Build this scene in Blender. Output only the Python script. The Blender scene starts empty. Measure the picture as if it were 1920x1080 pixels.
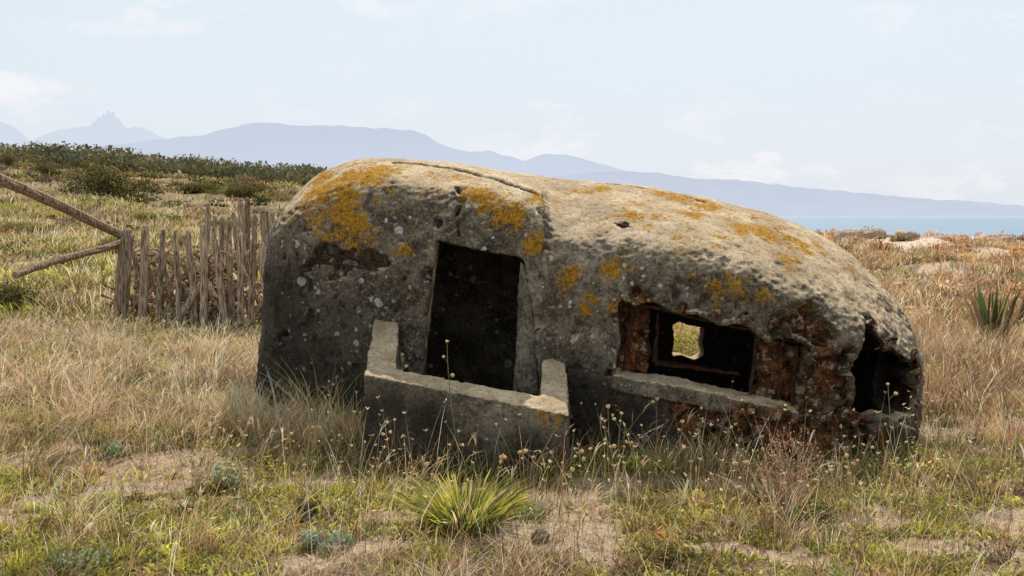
import bpy, math, random, bmesh
import numpy as np
from mathutils import Vector
from mathutils.bvhtree import BVHTree
rng=np.random.default_rng(11); random.seed(5)
sc=bpy.context.scene; COL=sc.collection
sc.view_settings.view_transform='Standard'; sc.view_settings.look='None'; sc.view_settings.exposure=0
# ---------------------------------------------------------------- camera
F=1867.0; EYE=1.6; PIT=math.atan(135/F); cp,sp=math.cos(PIT),math.sin(PIT)
cam=bpy.data.objects.new('camera',bpy.data.cameras.new('camera')); COL.objects.link(cam)
cam.data.lens=35; cam.data.sensor_width=36; cam.data.clip_end=60000; cam.data.clip_start=0.05
cam.location=(0,0,EYE); cam.rotation_euler=(math.pi/2-PIT,0,0); sc.camera=cam
def ray(px,py):
    u=(px-960)/F; v=(540-py)/F
    return np.array([u, cp+v*sp, v*cp-sp])
def at(px,py,Y):
    d=ray(px,py); return np.array([0,0,EYE])+d*(Y/d[1])
# ---------------------------------------------------------------- noise
TB=rng.random((64,64,64))
def vn(x,y,z):
    x,y,z=np.broadcast_arrays(np.asarray(x,float),np.asarray(y,float),np.asarray(z,float))
    xi=np.floor(x).astype(int); yi=np.floor(y).astype(int); zi=np.floor(z).astype(int)
    fx=x-xi; fy=y-yi; fz=z-zi
    fx=fx*fx*(3-2*fx); fy=fy*fy*(3-2*fy); fz=fz*fz*(3-2*fz)
    g=lambda a,b,c: TB[(xi+a)&63,(yi+b)&63,(zi+c)&63]
    l=lambda a,b,t:a+(b-a)*t
    return l(l(l(g(0,0,0),g(1,0,0),fx),l(g(0,1,0),g(1,1,0),fx),fy),l(l(g(0,0,1),g(1,0,1),fx),l(g(0,1,1),g(1,1,1),fx),fy),fz)
def fbm(x,y,z=0.0,o=4):
    s=0;a=.5;t=0
    x=np.asarray(x,float);y=np.asarray(y,float);z=np.asarray(z,float)
    for k in range(o):
        s=s+a*vn(x+k*17.3,y+k*9.1,z+k*5.7); t+=a; a*=.5; x=x*2.03;y=y*2.03;z=z*2.03
    return s/t
def sst(a,b,x):
    t=np.clip((x-a)/(b-a),0,1); return t*t*(3-2*t)
# ---------------------------------------------------------------- helpers
def link(name,me,mat=None,parent=None,smooth=False):
    o=bpy.data.objects.new(name,me); COL.objects.link(o)
    if mat: me.materials.append(mat)
    if parent: o.parent=parent
    if smooth: me.polygons.foreach_set('use_smooth',np.ones(len(me.polygons),bool))
    return o
def tag(o,label=None,cat=None,group=None,kind=None):
    if label:o['label']=label
    if cat:o['category']=cat
    if group:o['group']=group
    if kind:o['kind']=kind
    return o
def empty(name,loc,label,cat,group=None):
    o=bpy.data.objects.new(name,None); COL.objects.link(o); o.location=loc; o.empty_display_size=.1
    return tag(o,label,cat,group)
def quadmesh(name,V,Q,C=None):
    me=bpy.data.meshes.new(name); V=np.asarray(V,np.float32); Q=np.asarray(Q,np.int32)
    k=Q.shape[1]
    me.vertices.add(len(V)); me.vertices.foreach_set('co',V.ravel())
    me.loops.add(Q.size); me.loops.foreach_set('vertex_index',Q.ravel())
    me.polygons.add(len(Q)); me.polygons.foreach_set('loop_start',np.arange(0,Q.size,k,dtype=np.int32))
    me.update(calc_edges=True)
    if C is not None: setcol(me,'Col',C)
    return me
def setcol(me,name,C):
    a=me.color_attributes.new(name,'FLOAT_COLOR','POINT')
    C4=np.ones((len(C),4),np.float32); C4[:,:C.shape[1]]=C
    a.data.foreach_set('color',C4.ravel())
class MB:
    def __init__(s): s.v=[]; s.f=[]; s.c=[]
    def add(s,V,Fs,col=(1,1,1)):
        b=len(s.v); s.v+= [tuple(map(float,p)) for p in V]; s.f+=[tuple(b+i for i in f) for f in Fs]; s.c+=[tuple(col)]*len(V)
    def tube(s,P,R,n=6,col=(1,1,1),flat=1.0,jit=0):
        P=[Vector(p) for p in P]; V=[];Fs=[]
        for i,p in enumerate(P):
            t=(P[min(i+1,len(P)-1)]-P[max(i-1,0)]).normalized()
            a=t.cross(Vector((0.13,1,0.07))); a.normalize(); b=t.cross(a)
            r=R[i] if hasattr(R,'__len__') else R
            for k in range(n):
                q=2*math.pi*k/n; rr=r*(1+random.uniform(-jit,jit))
                V.append(p+a*math.cos(q)*rr+b*math.sin(q)*rr*flat)
        for i in range(len(P)-1):
            for k in range(n):
                Fs.append((i*n+k,i*n+(k+1)%n,(i+1)*n+(k+1)%n,(i+1)*n+k))
        Fs.append(tuple(range(n))[::-1]); Fs.append(tuple((len(P)-1)*n+k for k in range(n)))
        s.add(V,Fs,col)
    def ball(s,c,r,col=(1,1,1),sz=1.0,jit=.15):
        V=[];Fs=[];n=7;m=4
        for i in range(m+1):
            ph=math.pi*i/m
            for k in range(n):
                q=2*math.pi*k/n; rr=r*(1+random.uniform(-jit,jit))
                V.append((c[0]+rr*math.sin(ph)*math.cos(q),c[1]+rr*math.sin(ph)*math.sin(q),c[2]+rr*sz*math.cos(ph)))
        for i in range(m):
            for k in range(n): Fs.append((i*n+k,i*n+(k+1)%n,(i+1)*n+(k+1)%n,(i+1)*n+k))
        s.add(V,Fs,col)
    def build(s,name,mat,parent=None,smooth=False,origin=None):
        me=bpy.data.meshes.new(name)
        v=s.v
        if origin is not None: v=[(p[0]-origin[0],p[1]-origin[1],p[2]-origin[2]) for p in v]
        me.from_pydata(v,[],s.f); me.update(); setcol(me,'Col',np.array(s.c,np.float32))
        o=link(name,me,mat,parent,smooth)
        if origin is not None and parent is None: o.location=origin
        return o
# ---------------------------------------------------------------- node helpers
def newmat(name):
    m=bpy.data.materials.new(name); m.use_nodes=True; nt=m.node_tree; nt.nodes.clear()
    return m,nt
def nd(nt,t,ins=None,**kw):
    n=nt.nodes.new(t)
    for k,v in kw.items(): setattr(n,k,v)
    if ins:
        for k,v in ins.items():
            s=n.inputs[k]
            if isinstance(v,bpy.types.NodeSocket): nt.links.new(v,s)
            else: s.default_value=v
    return n
def noise(nt,vec,scale,det=6,rough=.55,dist=0):
    return nd(nt,'ShaderNodeTexNoise',{'Vector':vec,'Scale':scale,'Detail':det,'Roughness':rough,'Distortion':dist}).outputs['Fac']
def ramp(nt,fac,a,b,ca=(0,0,0,1),cb=(1,1,1,1)):
    if a>b: a,b,ca,cb=b,a,cb,ca
    n=nd(nt,'ShaderNodeValToRGB',{'Fac':fac}); e=n.color_ramp.elements
    e[0].position=a;e[1].position=b;e[0].color=ca;e[1].color=cb
    return n.outputs['Color']
def mix(nt,f,a,b,bt='MIX'):
    n=nt.nodes.new('ShaderNodeMix'); n.data_type='RGBA'; n.blend_type=bt
    for s,v in ((n.inputs[0],f),(n.inputs[6],a),(n.inputs[7],b)):
        if isinstance(v,bpy.types.NodeSocket): nt.links.new(v,s)
        else: s.default_value=v if not isinstance(v,tuple) or len(v)==4 else (*v,1)
    return n.outputs[2]
def mth(nt,op,a,b=0.0,c=None):
    n=nt.nodes.new('ShaderNodeMath'); n.operation=op
    for i,v in enumerate((a,b)+((c,) if c is not None else ())):
        if isinstance(v,bpy.types.NodeSocket): nt.links.new(v,n.inputs[i])
        else: n.inputs[i].default_value=v
    return n.outputs[0]
def finish(nt,col,rough=.9,bump=None,bs=.5,bd=.01):
    ins={'Base Color':col,'Roughness':rough,'Specular IOR Level':.15}
    if bump is not None:
        ins['Normal']=nd(nt,'ShaderNodeBump',{'Height':bump,'Strength':bs,'Distance':bd}).outputs[0]
    b=nd(nt,'ShaderNodeBsdfPrincipled',ins); o=nd(nt,'ShaderNodeOutputMaterial',{'Surface':b.outputs[0]})
def spots(nt,P,scale,lo,k,warp=.05):
    sc_=nd(nt,'ShaderNodeVectorMath',{0:nd(nt,'ShaderNodeTexNoise',{'Vector':P,'Scale':scale*2.2}).outputs['Color']},operation='SCALE'); sc_.inputs[3].default_value=warp
    wv=nd(nt,'ShaderNodeVectorMath',{0:P,1:sc_.outputs[0]},operation='ADD')
    vo=nd(nt,'ShaderNodeTexVoronoi',{'Vector':wv.outputs[0],'Scale':scale,'Randomness':1.0})
    rr=nd(nt,'ShaderNodeSeparateColor',{'Color':vo.outputs['Color']}).outputs[0]
    th=mth(nt,'MULTIPLY',mth(nt,'MAXIMUM',mth(nt,'SUBTRACT',rr,lo),0.0),k)
    return ramp(nt,mth(nt,'SUBTRACT',th,vo.outputs['Distance']),0,.03)
def concrete(name,tone=1.0,white=True):
    m,nt=newmat(name); P=nd(nt,'ShaderNodeTexCoord').outputs['Object']
    at_=nd(nt,'ShaderNodeAttribute',attribute_name='Mask'); sep=nd(nt,'ShaderNodeSeparateColor',{'Color':at_.outputs['Color']})
    Lm,Rm,Dm=sep.outputs[0],sep.outputs[1],sep.outputs[2]
    n1=noise(nt,P,1.9,8,.62,.3); n2=noise(nt,P,6,8,.68); n3=noise(nt,P,45,6,.75); n4=noise(nt,P,170,3,.6)
    base=mix(nt,ramp(nt,n1,.38,.62),(.125*tone,.095*tone,.066*tone),(.31*tone,.255*tone,.185*tone))
    base=mix(nt,ramp(nt,n2,.43,.57),mix(nt,.68,base,(.040,.032,.024)),base)
    base=mix(nt,mth(nt,'MULTIPLY',ramp(nt,n3,.53,.68),.5),base,(.54*tone,.47*tone,.37*tone))
    base=mix(nt,mth(nt,'MULTIPLY',ramp(nt,n3,.47,.37),.8),base,(.022,.018,.014))
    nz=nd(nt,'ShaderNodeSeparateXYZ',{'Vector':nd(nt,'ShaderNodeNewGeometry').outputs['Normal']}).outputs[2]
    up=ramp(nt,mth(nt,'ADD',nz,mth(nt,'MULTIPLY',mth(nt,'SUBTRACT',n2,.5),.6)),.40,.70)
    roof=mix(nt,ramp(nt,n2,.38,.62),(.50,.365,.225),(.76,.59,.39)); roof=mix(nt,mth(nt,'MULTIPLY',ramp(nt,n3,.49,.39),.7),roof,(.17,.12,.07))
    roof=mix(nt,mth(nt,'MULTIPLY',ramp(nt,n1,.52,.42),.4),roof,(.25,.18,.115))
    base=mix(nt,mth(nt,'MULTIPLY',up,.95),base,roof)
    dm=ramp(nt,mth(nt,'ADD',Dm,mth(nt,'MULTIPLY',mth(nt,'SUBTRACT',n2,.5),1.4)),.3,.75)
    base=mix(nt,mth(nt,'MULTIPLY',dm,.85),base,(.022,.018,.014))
    if white:
        w=spots(nt,P,6.5,.52,.60); w2=spots(nt,P,17,.62,.95,.03); w3=spots(nt,P,34,.70,1.0,.02)
        w=mth(nt,'MULTIPLY',mth(nt,'MAXIMUM',mth(nt,'MAXIMUM',w,w2),mth(nt,'MULTIPLY',w3,.5)),ramp(nt,n3,.36,.5))
        base=mix(nt,mth(nt,'MULTIPLY',w,mth(nt,'MULTIPLY',mth(nt,'SUBTRACT',.95,up),mth(nt,'SUBTRACT',1.0,mth(nt,'MULTIPLY',mth(nt,'MINIMUM',Dm,1.0),.75)))),base,(.60,.58,.52))
    na=noise(nt,P,24,9,.9)
    lf=mth(nt,'ADD',Lm,mth(nt,'MULTIPLY',mth(nt,'SUBTRACT',na,.5),4.2))
    lf=mth(nt,'ADD',lf,mth(nt,'MULTIPLY',mth(nt,'SUBTRACT',noise(nt,P,8,4,.6),.5),2.4))
    lm=ramp(nt,lf,.55,.64)
    lc=mix(nt,ramp(nt,n3,.40,.60),(.25,.105,.010),(.68,.36,.025))
    lc=mix(nt,ramp(nt,n4,.4,.6),mix(nt,.5,lc,(.13,.06,.012)),lc)
    base=mix(nt,mth(nt,'MULTIPLY',lm,mth(nt,'GREATER_THAN',Lm,.05)),base,lc)
    if white:
        s2=mth(nt,'MULTIPLY',spots(nt,P,24,.64,1.0,.05),ramp(nt,noise(nt,P,2.3,3,.5),.46,.56))
        base=mix(nt,mth(nt,'MULTIPLY',s2,mth(nt,'SUBTRACT',1.0,mth(nt,'MINIMUM',Dm,1.0))),base,lc)
    rf=ramp(nt,mth(nt,'ADD',Rm,mth(nt,'MULTIPLY',mth(nt,'SUBTRACT',na,.5),1.9)),.44,.60)
    rc=mix(nt,ramp(nt,noise(nt,P,9,8,.75),.40,.60),(.040,.019,.010),(.33,.125,.035))
    rc=mix(nt,ramp(nt,n3,.46,.54),mix(nt,.7,rc,(.016,.011,.008)),rc)
    rc=mix(nt,ramp(nt,noise(nt,P,12,5,.7),.55,.61),rc,(.36,.27,.19))
    rc=mix(nt,ramp(nt,noise(nt,P,14,5,.7),.43,.38),rc,(.010,.008,.007))
    base=mix(nt,mth(nt,'MULTIPLY',rf,mth(nt,'GREATER_THAN',Rm,.04)),base,rc)
    h=mth(nt,'ADD',mth(nt,'MULTIPLY',n3,1.2),mth(nt,'MULTIPLY',n4,.6))
    finish(nt,base,.93,h,.8,.02)
    return m
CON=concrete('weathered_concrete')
CON2=concrete('ledge_concrete',1.1,False)
def simple(name,c1,c2,scale=20,bump=.4,stretch=(1,1,1),rough=.85):
    m,nt=newmat(name); P=nd(nt,'ShaderNodeTexCoord').outputs['Object']
    mp=nd(nt,'ShaderNodeMapping',{'Vector':P,'Scale':stretch}).outputs[0]
    n=noise(nt,mp,scale,7,.65); col=mix(nt,ramp(nt,n,.38,.62),c1,c2)
    col=mix(nt,1.0,col,nd(nt,'ShaderNodeAttribute',attribute_name='Col').outputs['Color'],'MULTIPLY')
    finish(nt,col,rough,n,bump,.01); return m
RUST=simple('rusty_steel',(.014,.009,.006),(.075,.032,.015),34,.9)
WOOD=simple('grey_wood',(.09,.065,.045),(.58,.46,.34),14,.9,(4,4,.5))
TWIG=simple('twig',(.20,.13,.08),(.50,.38,.26),20,.4,(2,2,.5))
STONE=simple('stone',(.05,.035,.025),(.16,.12,.09),14,.8)
HEAD=simple('seed_head',(.36,.22,.09),(.70,.50,.27),60,.5)
def leafmat(name,tr=.4):
    m,nt=newmat(name); c=nd(nt,'ShaderNodeAttribute',attribute_name='Col').outputs['Color']
    d=nd(nt,'ShaderNodeBsdfDiffuse',{'Color':c}); t=nd(nt,'ShaderNodeBsdfTranslucent',{'Color':c})
    x=nd(nt,'ShaderNodeMixShader',{0:tr,1:d.outputs[0],2:t.outputs[0]}); nd(nt,'ShaderNodeOutputMaterial',{'Surface':x.outputs[0]})
    return m
LEAF=leafmat('blades',.42); BUSHM=leafmat('shrub_leaves',.25)
# ---------------------------------------------------------------- terrain height
def H(x,y):
    x=np.asarray(x,float); y=np.asarray(y,float); ys=np.maximum(y,1.0)
    px=960+F*x/ys
    zl=np.interp(px,[-900,0,150,300,450,570,750,900,1100],[8.6,7.0,6.9,5.9,5.3,4.9,3.2,2.0,.6])-.4
    tl=np.clip((y-13)/77,0,1)**1.25
    left=zl*tl*(1-sst(105,260,y))-4*sst(130,300,y)
    tr=sst(14,40,y); right=.22*tr-4.6*sst(56,90,y)
    w=sst(650,1050,px); h=left*(1-w)+right*w
    n=(fbm(x*.55,y*.55)-.5)*.16+(fbm(x*2.2,y*2.2)-.5)*.06
    far=sst(14,30,y)
    n=n+far*((fbm(x*.12+5,y*.12)-.5)*(1.6*(1-w)+.7*w)+(fbm(x*.45,y*.45+9)-.5)*(.5*(1-w)+1.0*w))
    n=n+.10*sst(-1.5,-4,x)*sst(5,8,y)*(1-far)
    return h+n*(1-sst(150,300,y))
def px_of(x,y): return 960+F*x/np.maximum(y,1)
def greenness(x,y): return .5*fbm(x*.8+3,y*1.1+40,0,3)+.5*fbm(x*2.6+3,y*3.2+4,0,3)+.06*sst(-.6,-1.6,x)*(1-sst(6.2,7,y))+.03*(1-sst(6,7,y))
def sandiness(x,y):
    s=.45*fbm(x*.75+31,y*1.0+7,0,3)+.55*fbm(x*3+1,y*4+7,0,3)-.01
    for (a,b,r) in ((-3.3,6.4,.8),(0.25,5.0,.35),(-2.9,5.2,.35),(.1,5.7,.3),(1.3,4.7,.3)):
        s=s+.17*np.exp(-(((x-a)/r)**2+((y-b)/(r*.6))**2))
    return s-.05*np.exp(-(((x-2.6)/1.3)**2+((y-5.3)/.8)**2))
ys=np.concatenate([np.linspace(-25,3,20)[:-1],np.linspace(3,14,190)[:-1],14*np.power(400/14,np.linspace(0,1,150))[:-1],400*np.power(16000/400,np.linspace(0,1,16))])
u=np.linspace(-1,1,420); u=np.sign(u)*(.55*np.abs(u)+.45*np.abs(u)**3)
YY,UU=np.meshgrid(ys,u,indexing='ij'); XX=UU*(7+1.25*np.abs(YY)); ZZ=H(XX,YY)
nr,nc=YY.shape
V=np.stack([XX,YY,ZZ],-1).reshape(-1,3)
i,j=np.meshgrid(np.arange(nr-1),np.arange(nc-1),indexing='ij'); b=(i*nc+j).ravel()
Q=np.stack([b,b+1,b+nc+1,b+nc],-1)
g=sst(.46,.58,greenness(XX,YY)); s_=sst(.50,.58,sandiness(XX,YY)); n_=fbm(XX*5,YY*5)
lit=np.array([.18,.115,.06]); grn=np.array([.18,.165,.04]); snd=np.array([.66,.49,.34])
C=lit+(np.array([.42,.30,.18])-lit)*n_[...,None]
C=C+(grn-C)*(g*.75)[...,None]; C=C+(snd-C)*(s_*.9)[...,None]
fr=(sst(22,34,YY)*sst(950,1150,px_of(XX,YY)))*sst(.36,.48,fbm(XX*.35,YY*.35+3)); C=C+(np.array([.74,.57,.45])-C)*fr[...,None]
fl=(sst(18,40,YY)*(1-sst(950,1150,px_of(XX,YY)))); fcol=np.array([.22,.17,.075]); C=C+(fcol-C)*(fl*.7)[...,None]
me=quadmesh('ground',V,Q,C.reshape(-1,3))
m,nt=newmat('ground'); P=nd(nt,'ShaderNodeTexCoord').outputs['Object']; a_=nd(nt,'ShaderNodeAttribute',attribute_name='Col').outputs['Color']
n1=noise(nt,P,9,8,.7); n2=noise(nt,P,60,6,.7)
c=mix(nt,ramp(nt,n1,.38,.55),mix(nt,.55,a_,(.07,.05,.03)),a_); c=mix(nt,ramp(nt,n2,.5,.38),c,mix(nt,.6,c,(.05,.035,.02)))
c=mix(nt,mth(nt,'MULTIPLY',ramp(nt,n2,.6,.7),.5),c,(.64,.50,.36)); finish(nt,c,.95,mth(nt,'ADD',n1,n2),.9,.035)
tag(link('ground',me,m,smooth=True),kind='structure')
# ---------------------------------------------------------------- sea
sea=MB(); sea.add([(-14000,70,-1.5),(14000,70,-1.5),(14000,16000,-1.5),(-14000,16000,-1.5)],[(0,1,2,3)])
m,nt=newmat('sea'); P=nd(nt,'ShaderNodeTexCoord').outputs['Object']
mp=nd(nt,'ShaderNodeMapping',{'Vector':P,'Scale':(.02,.08,1)}).outputs[0]; nn=noise(nt,mp,3,6,.6)
c=mix(nt,ramp(nt,nn,.4,.6),(.125,.195,.275),(.155,.23,.31))
yv=nd(nt,'ShaderNodeSeparateXYZ',{'Vector':P}).outputs[1]
c=mix(nt,ramp(nt,mth(nt,'DIVIDE',yv,3000.0),.05,1.0),c,(.20,.27,.36)); finish(nt,c,.5,nn,.3,.2)
tag(sea.build('sea',m),kind='structure')
# ---------------------------------------------------------------- mountains
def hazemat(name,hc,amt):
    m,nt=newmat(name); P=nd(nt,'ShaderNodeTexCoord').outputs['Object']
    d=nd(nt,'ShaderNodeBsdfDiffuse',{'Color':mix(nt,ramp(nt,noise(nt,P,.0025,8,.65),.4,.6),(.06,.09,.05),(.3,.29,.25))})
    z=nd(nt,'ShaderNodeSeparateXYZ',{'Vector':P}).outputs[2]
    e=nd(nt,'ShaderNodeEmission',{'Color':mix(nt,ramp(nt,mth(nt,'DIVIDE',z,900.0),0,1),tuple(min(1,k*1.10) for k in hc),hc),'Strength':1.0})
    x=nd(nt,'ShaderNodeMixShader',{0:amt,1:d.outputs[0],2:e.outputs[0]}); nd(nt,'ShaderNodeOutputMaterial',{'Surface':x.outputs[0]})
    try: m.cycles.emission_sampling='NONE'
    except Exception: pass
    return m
def mountain(name,pts,D,mat,jag,step=5.0,fq=.05):
    xs=np.arange(pts[0][0],pts[-1][0]+1,step); ys_=np.interp(xs,[p[0] for p in pts],[p[1] for p in pts])
    V=[];k=7
    for a,bb in zip(xs,ys_):
        bb=bb-jag*(float(fbm(a*fq,D*.01,0,5))-.5)*2
        top=at(a,bb,D); hgt=top[2]+2
        for q in range(k+4):
            t=q/k
            if q<=k: yy=D-(1-t)*D*.22; z=-2+hgt*(t**1.5)*(1 if q==k else (.8+.4*float(fbm(a*.02,q*1.3))))
            else: yy=D+(q-k)*D*.05; z=-2+hgt*(1-(q-k)/3)
            V.append((top[0]*(yy/D) ,yy,min(z, top[2]*.985*yy/D if q<k else z)))
    n=k+4; i,j=np.meshgrid(np.arange(len(xs)-1),np.arange(n-1),indexing='ij'); b=(i*n+j).ravel()
    o=link(name,quadmesh(name,V,np.stack([b,b+n,b+n+1,b+1],-1)),mat,smooth=True); tag(o,kind='structure')
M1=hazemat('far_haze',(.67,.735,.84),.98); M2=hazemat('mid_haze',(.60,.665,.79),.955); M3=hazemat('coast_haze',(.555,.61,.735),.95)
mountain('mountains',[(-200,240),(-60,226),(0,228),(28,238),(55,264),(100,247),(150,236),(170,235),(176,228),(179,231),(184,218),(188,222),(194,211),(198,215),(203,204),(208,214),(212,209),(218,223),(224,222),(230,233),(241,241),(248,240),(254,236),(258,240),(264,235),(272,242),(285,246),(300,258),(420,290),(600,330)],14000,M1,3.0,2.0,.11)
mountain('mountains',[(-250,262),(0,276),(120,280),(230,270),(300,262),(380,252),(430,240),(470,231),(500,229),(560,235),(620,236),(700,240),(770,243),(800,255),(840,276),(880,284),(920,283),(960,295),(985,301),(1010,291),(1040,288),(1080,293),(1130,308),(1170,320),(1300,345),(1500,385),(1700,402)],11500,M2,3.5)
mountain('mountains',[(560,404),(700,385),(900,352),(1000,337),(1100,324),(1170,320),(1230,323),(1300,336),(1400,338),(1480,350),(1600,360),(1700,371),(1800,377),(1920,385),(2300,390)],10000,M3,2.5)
# ---------------------------------------------------------------- bunker
ST=[ # base px, shoulder(px,py), crease(px,py), crest(px,py), Yf, Yt
(478,500,475,506,450,513,428,7.75,8.35),
(490,517,440,528,405,541,382,7.55,8.30),
(555,580,430,588,375,603,324,7.38,8.20),
(650,668,420,672,350,684,297,7.22,8.10),
(780,795,425,800,350,812,300,7.02,8.00),
(950,960,445,965,378,965,322,6.78,7.92),
(1004,1012,455,1012,392,1010,328,6.68,7.90),
(1046,1040,470,1036,425,1040,333,6.74,7.88),
(1200,1205,490,1208,445,1210,350,6.56,7.80),
(1400,1400,540,1400,490,1395,390,6.45,7.70),
(1560,1560,620,1562,572,1545,445,6.45,7.60),
(1650,1655,668,1660,628,1645,527,6.55,7.50),
(1706,1714,700,1714,672,1703,598,6.78,7.42),
(1724,1729,715,1729,695,1722,650,7.0,7.42)]
def section(s):
    bx,sx,sy,cx,cy,tx,ty,Yf,Yt=s
    xb=at(bx,870,Yf)[0]
    p=[np.array([xb-.02,Yf-.03,-.7]),np.array([xb,Yf,0.0])]
    sh=at(sx,sy,Yf+.03); p.append(p[1]*.5+sh*.5+np.array([0,-.01,0])); p.append(sh)
    cr_=at(cx,cy,Yf+.13); p.append(cr_); tp=at(tx,ty,Yt)
    md=cr_*.55+tp*.45; md[2]+=.2*(tp[2]-cr_[2]); p.append(md); p.append(tp)
    for q in (md,cr_,sh,p[1],p[0]):
        r=q.copy(); r[1]=Yt+(Yt-q[1])*.95; r[0]=q[0]*1.03; p.append(r)
    return np.array(p)
def cr(P,m):
    P=np.asarray(P); d=np.linalg.norm(np.diff(P,axis=0),axis=1)**.5+1e-5; T=np.zeros_like(P)
    T[1:-1]=((P[1:-1]-P[:-2])/d[:-1,None]*d[1:,None]+(P[2:]-P[1:-1])/d[1:,None]*d[:-1,None])/(d[:-1]+d[1:])[:,None]
    T[0]=(P[1]-P[0])/d[0];T[-1]=(P[-1]-P[-2])/d[-1]; out=[]
    for i in range(len(P)-1):
        for k in range(m):
            t=k/m; h=d[i]
            out.append((2*t**3-3*t*t+1)*P[i]+(t**3-2*t*t+t)*h*T[i]+(3*t*t-2*t**3)*P[i+1]+(t**3-t*t)*h*T[i+1])
    out.append(P[-1]); return np.array(out)
SEC=np.array([section(s) for s in ST])
def loft(G,m=5):
    A=np.array([cr(r,m) for r in G]); B=np.array([cr(A[:,k],m) for k in range(A.shape[1])])
    nr,ns,_=B.shape; V=B.reshape(-1,3).tolist(); Fs=[]
    for i in range(nr):
        for j in range(ns-1):
            i2=(i+1)%nr; Fs.append((i*ns+j,i2*ns+j,i2*ns+j+1,i*ns+j+1))
    for e in (0,ns-1):
        c=B[:,e].mean(0); V.append(c.tolist()); ci=len(V)-1
        for i in range(nr):
            i2=(i+1)%nr
            Fs.append((ci,i2*ns+e,i*ns+e) if e==0 else (ci,i*ns+e,i2*ns+e))
    me=bpy.data.meshes.new('loft'); me.from_pydata(V,[],Fs); me.update()
    bm=bmesh.new(); bm.from_mesh(me); bmesh.ops.recalc_face_normals(bm,faces=bm.faces); bm.to_mesh(me); bm.free()
    return me
def ev(o):
    dg=bpy.context.evaluated_depsgraph_get(); return bpy.data.meshes.new_from_object(o.evaluated_get(dg))
outer=link('outer',loft(SEC))
IN=SEC[1:-1].copy(); cx_=SEC[...,0].mean()
for k in range(len(IN)):
    c=np.array([0,(IN[k][:,1].min()+IN[k][:,1].max())/2,.4])
    IN[k][:,1]=c[1]+(IN[k][:,1]-c[1])*.83; IN[k][:,2]=c[2]+(IN[k][:,2]-c[2])*.83
    IN[k][:,2]=np.maximum(IN[k][:,2],-.35)
    IN[k][:,0]=cx_+(IN[k][:,0]-cx_)*.93
inner=link('inner',loft(IN,4))
def prism(front,dirv):
    n=len(front); bk=[np.array(p)+np.array(dirv) for p in front]
    me=bpy.data.meshes.new('cut'); me.from_pydata([list(map(float,p)) for p in list(front)+list(bk)],[],[tuple(range(n)),tuple(range(2*n-1,n-1,-1))]+[(k,k+n,(k+1)%n+n,(k+1)%n) for k in range(n)])
    bm=bmesh.new(); bm.from_mesh(me); bmesh.ops.triangulate(bm,faces=bm.faces); bmesh.ops.recalc_face_normals(bm,faces=bm.faces); bm.to_mesh(me); bm.free()
    return link('cut',me)
def Yw(px): return np.interp(px,[s[0] for s in ST],[s[7] for s in ST])
def onwall(pts,off=0): return [at(a,b,Yw(a)+.02)+np.array([0,off,0]) for a,b in pts]
cuts=[inner]
def cut(pts,d0,d1): cuts.append(prism([p+np.array([0,d0,0]) for p in onwall(pts)],(0,d1-d0,0)))
cut([(817,450),(980,487),(994,560),(1004,640),(1010,700),(1008,790),(870,790),(788,745),(800,600)],-.5,.6)
cut([(1160,560),(1190,576),(1225,566),(1262,586),(1310,590),(1352,612),(1395,608),(1440,640),(1480,632),(1518,652),(1508,700),(1516,735),(1500,772),(1450,758),(1400,757),(1340,738),(1290,732),(1220,714),(1152,706),(1164,640)],-.5,.19)
cut([(1240,592),(1310,604),(1410,626),(1424,660),(1408,720),(1300,700),(1234,688)],-.5,.7)
cut([(1600,690),(1616,652),(1632,608),(1644,616),(1662,650),(1692,668),(1726,688),(1708,712),(1720,735),(1708,782),(1690,778),(1672,794),(1660,782),(1640,792),(1594,768),(1604,735)],-.5,.5)
cut([(1340,838),(1372,826),(1410,836),(1450,828),(1496,850),(1500,960),(1335,960)],-.5,.12)
cut([(1618,846),(1650,838),(1700,850),(1698,960),(1610,960)],-.5,.2)
rp=[at(a,b,9.0) for a,b in ((1250,603),(1262,596),(1285,602),(1308,604),(1303,632),(1307,655),(1290,664),(1268,657),(1250,659),(1254,630))]
cuts.append(prism([p-np.array([0,.6,0]) for p in rp],(0,1.6,0)))
log=[]
for k,cu in enumerate(cuts):
    ok=False
    for sv in ('EXACT','FAST'):
        md=outer.modifiers.new('b%d'%k,'BOOLEAN'); md.operation='DIFFERENCE'; md.object=cu; md.solver=sv
        m1=ev(outer); outer.modifiers.clear(); xs=[v.co.x for v in m1.vertices]
        if len(xs)>3000 and max(xs)-min(xs)>4.8: outer.data=m1; ok=True; break
    log.append((k,sv,ok))
rm=outer.modifiers.new('r','REMESH'); rm.mode='VOXEL'; rm.voxel_size=.015
me=ev(outer); me.name='shell'
for o in cuts+[outer]: bpy.data.objects.remove(o)
nv=len(me.vertices)
if nv<1000: raise RuntimeError(str(log))
co=np.empty(nv*3,np.float32); me.vertices.foreach_get('co',co); co=co.reshape(-1,3).astype(float)
no=np.empty(nv*3,np.float32); me.vertex_normals.foreach_get('vector',no); no=no.reshape(-1,3)
bunker=empty('bunker',(0,0,0),'old lichen-spotted concrete bunker tilted in the grass with a doorway and rusted window slot','bunker')
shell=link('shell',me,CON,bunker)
bvh=BVHTree.FromPolygons([Vector(v) for v in co],[tuple(p.vertices) for p in me.polygons])
def hit(px,py):
    d=Vector(ray(px,py)).normalized(); r=bvh.ray_cast(Vector((0,0,EYE)),d,40)
    return (np.array(r[0]),np.array(r[1])) if r[0] is not None else (None,None)
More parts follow.
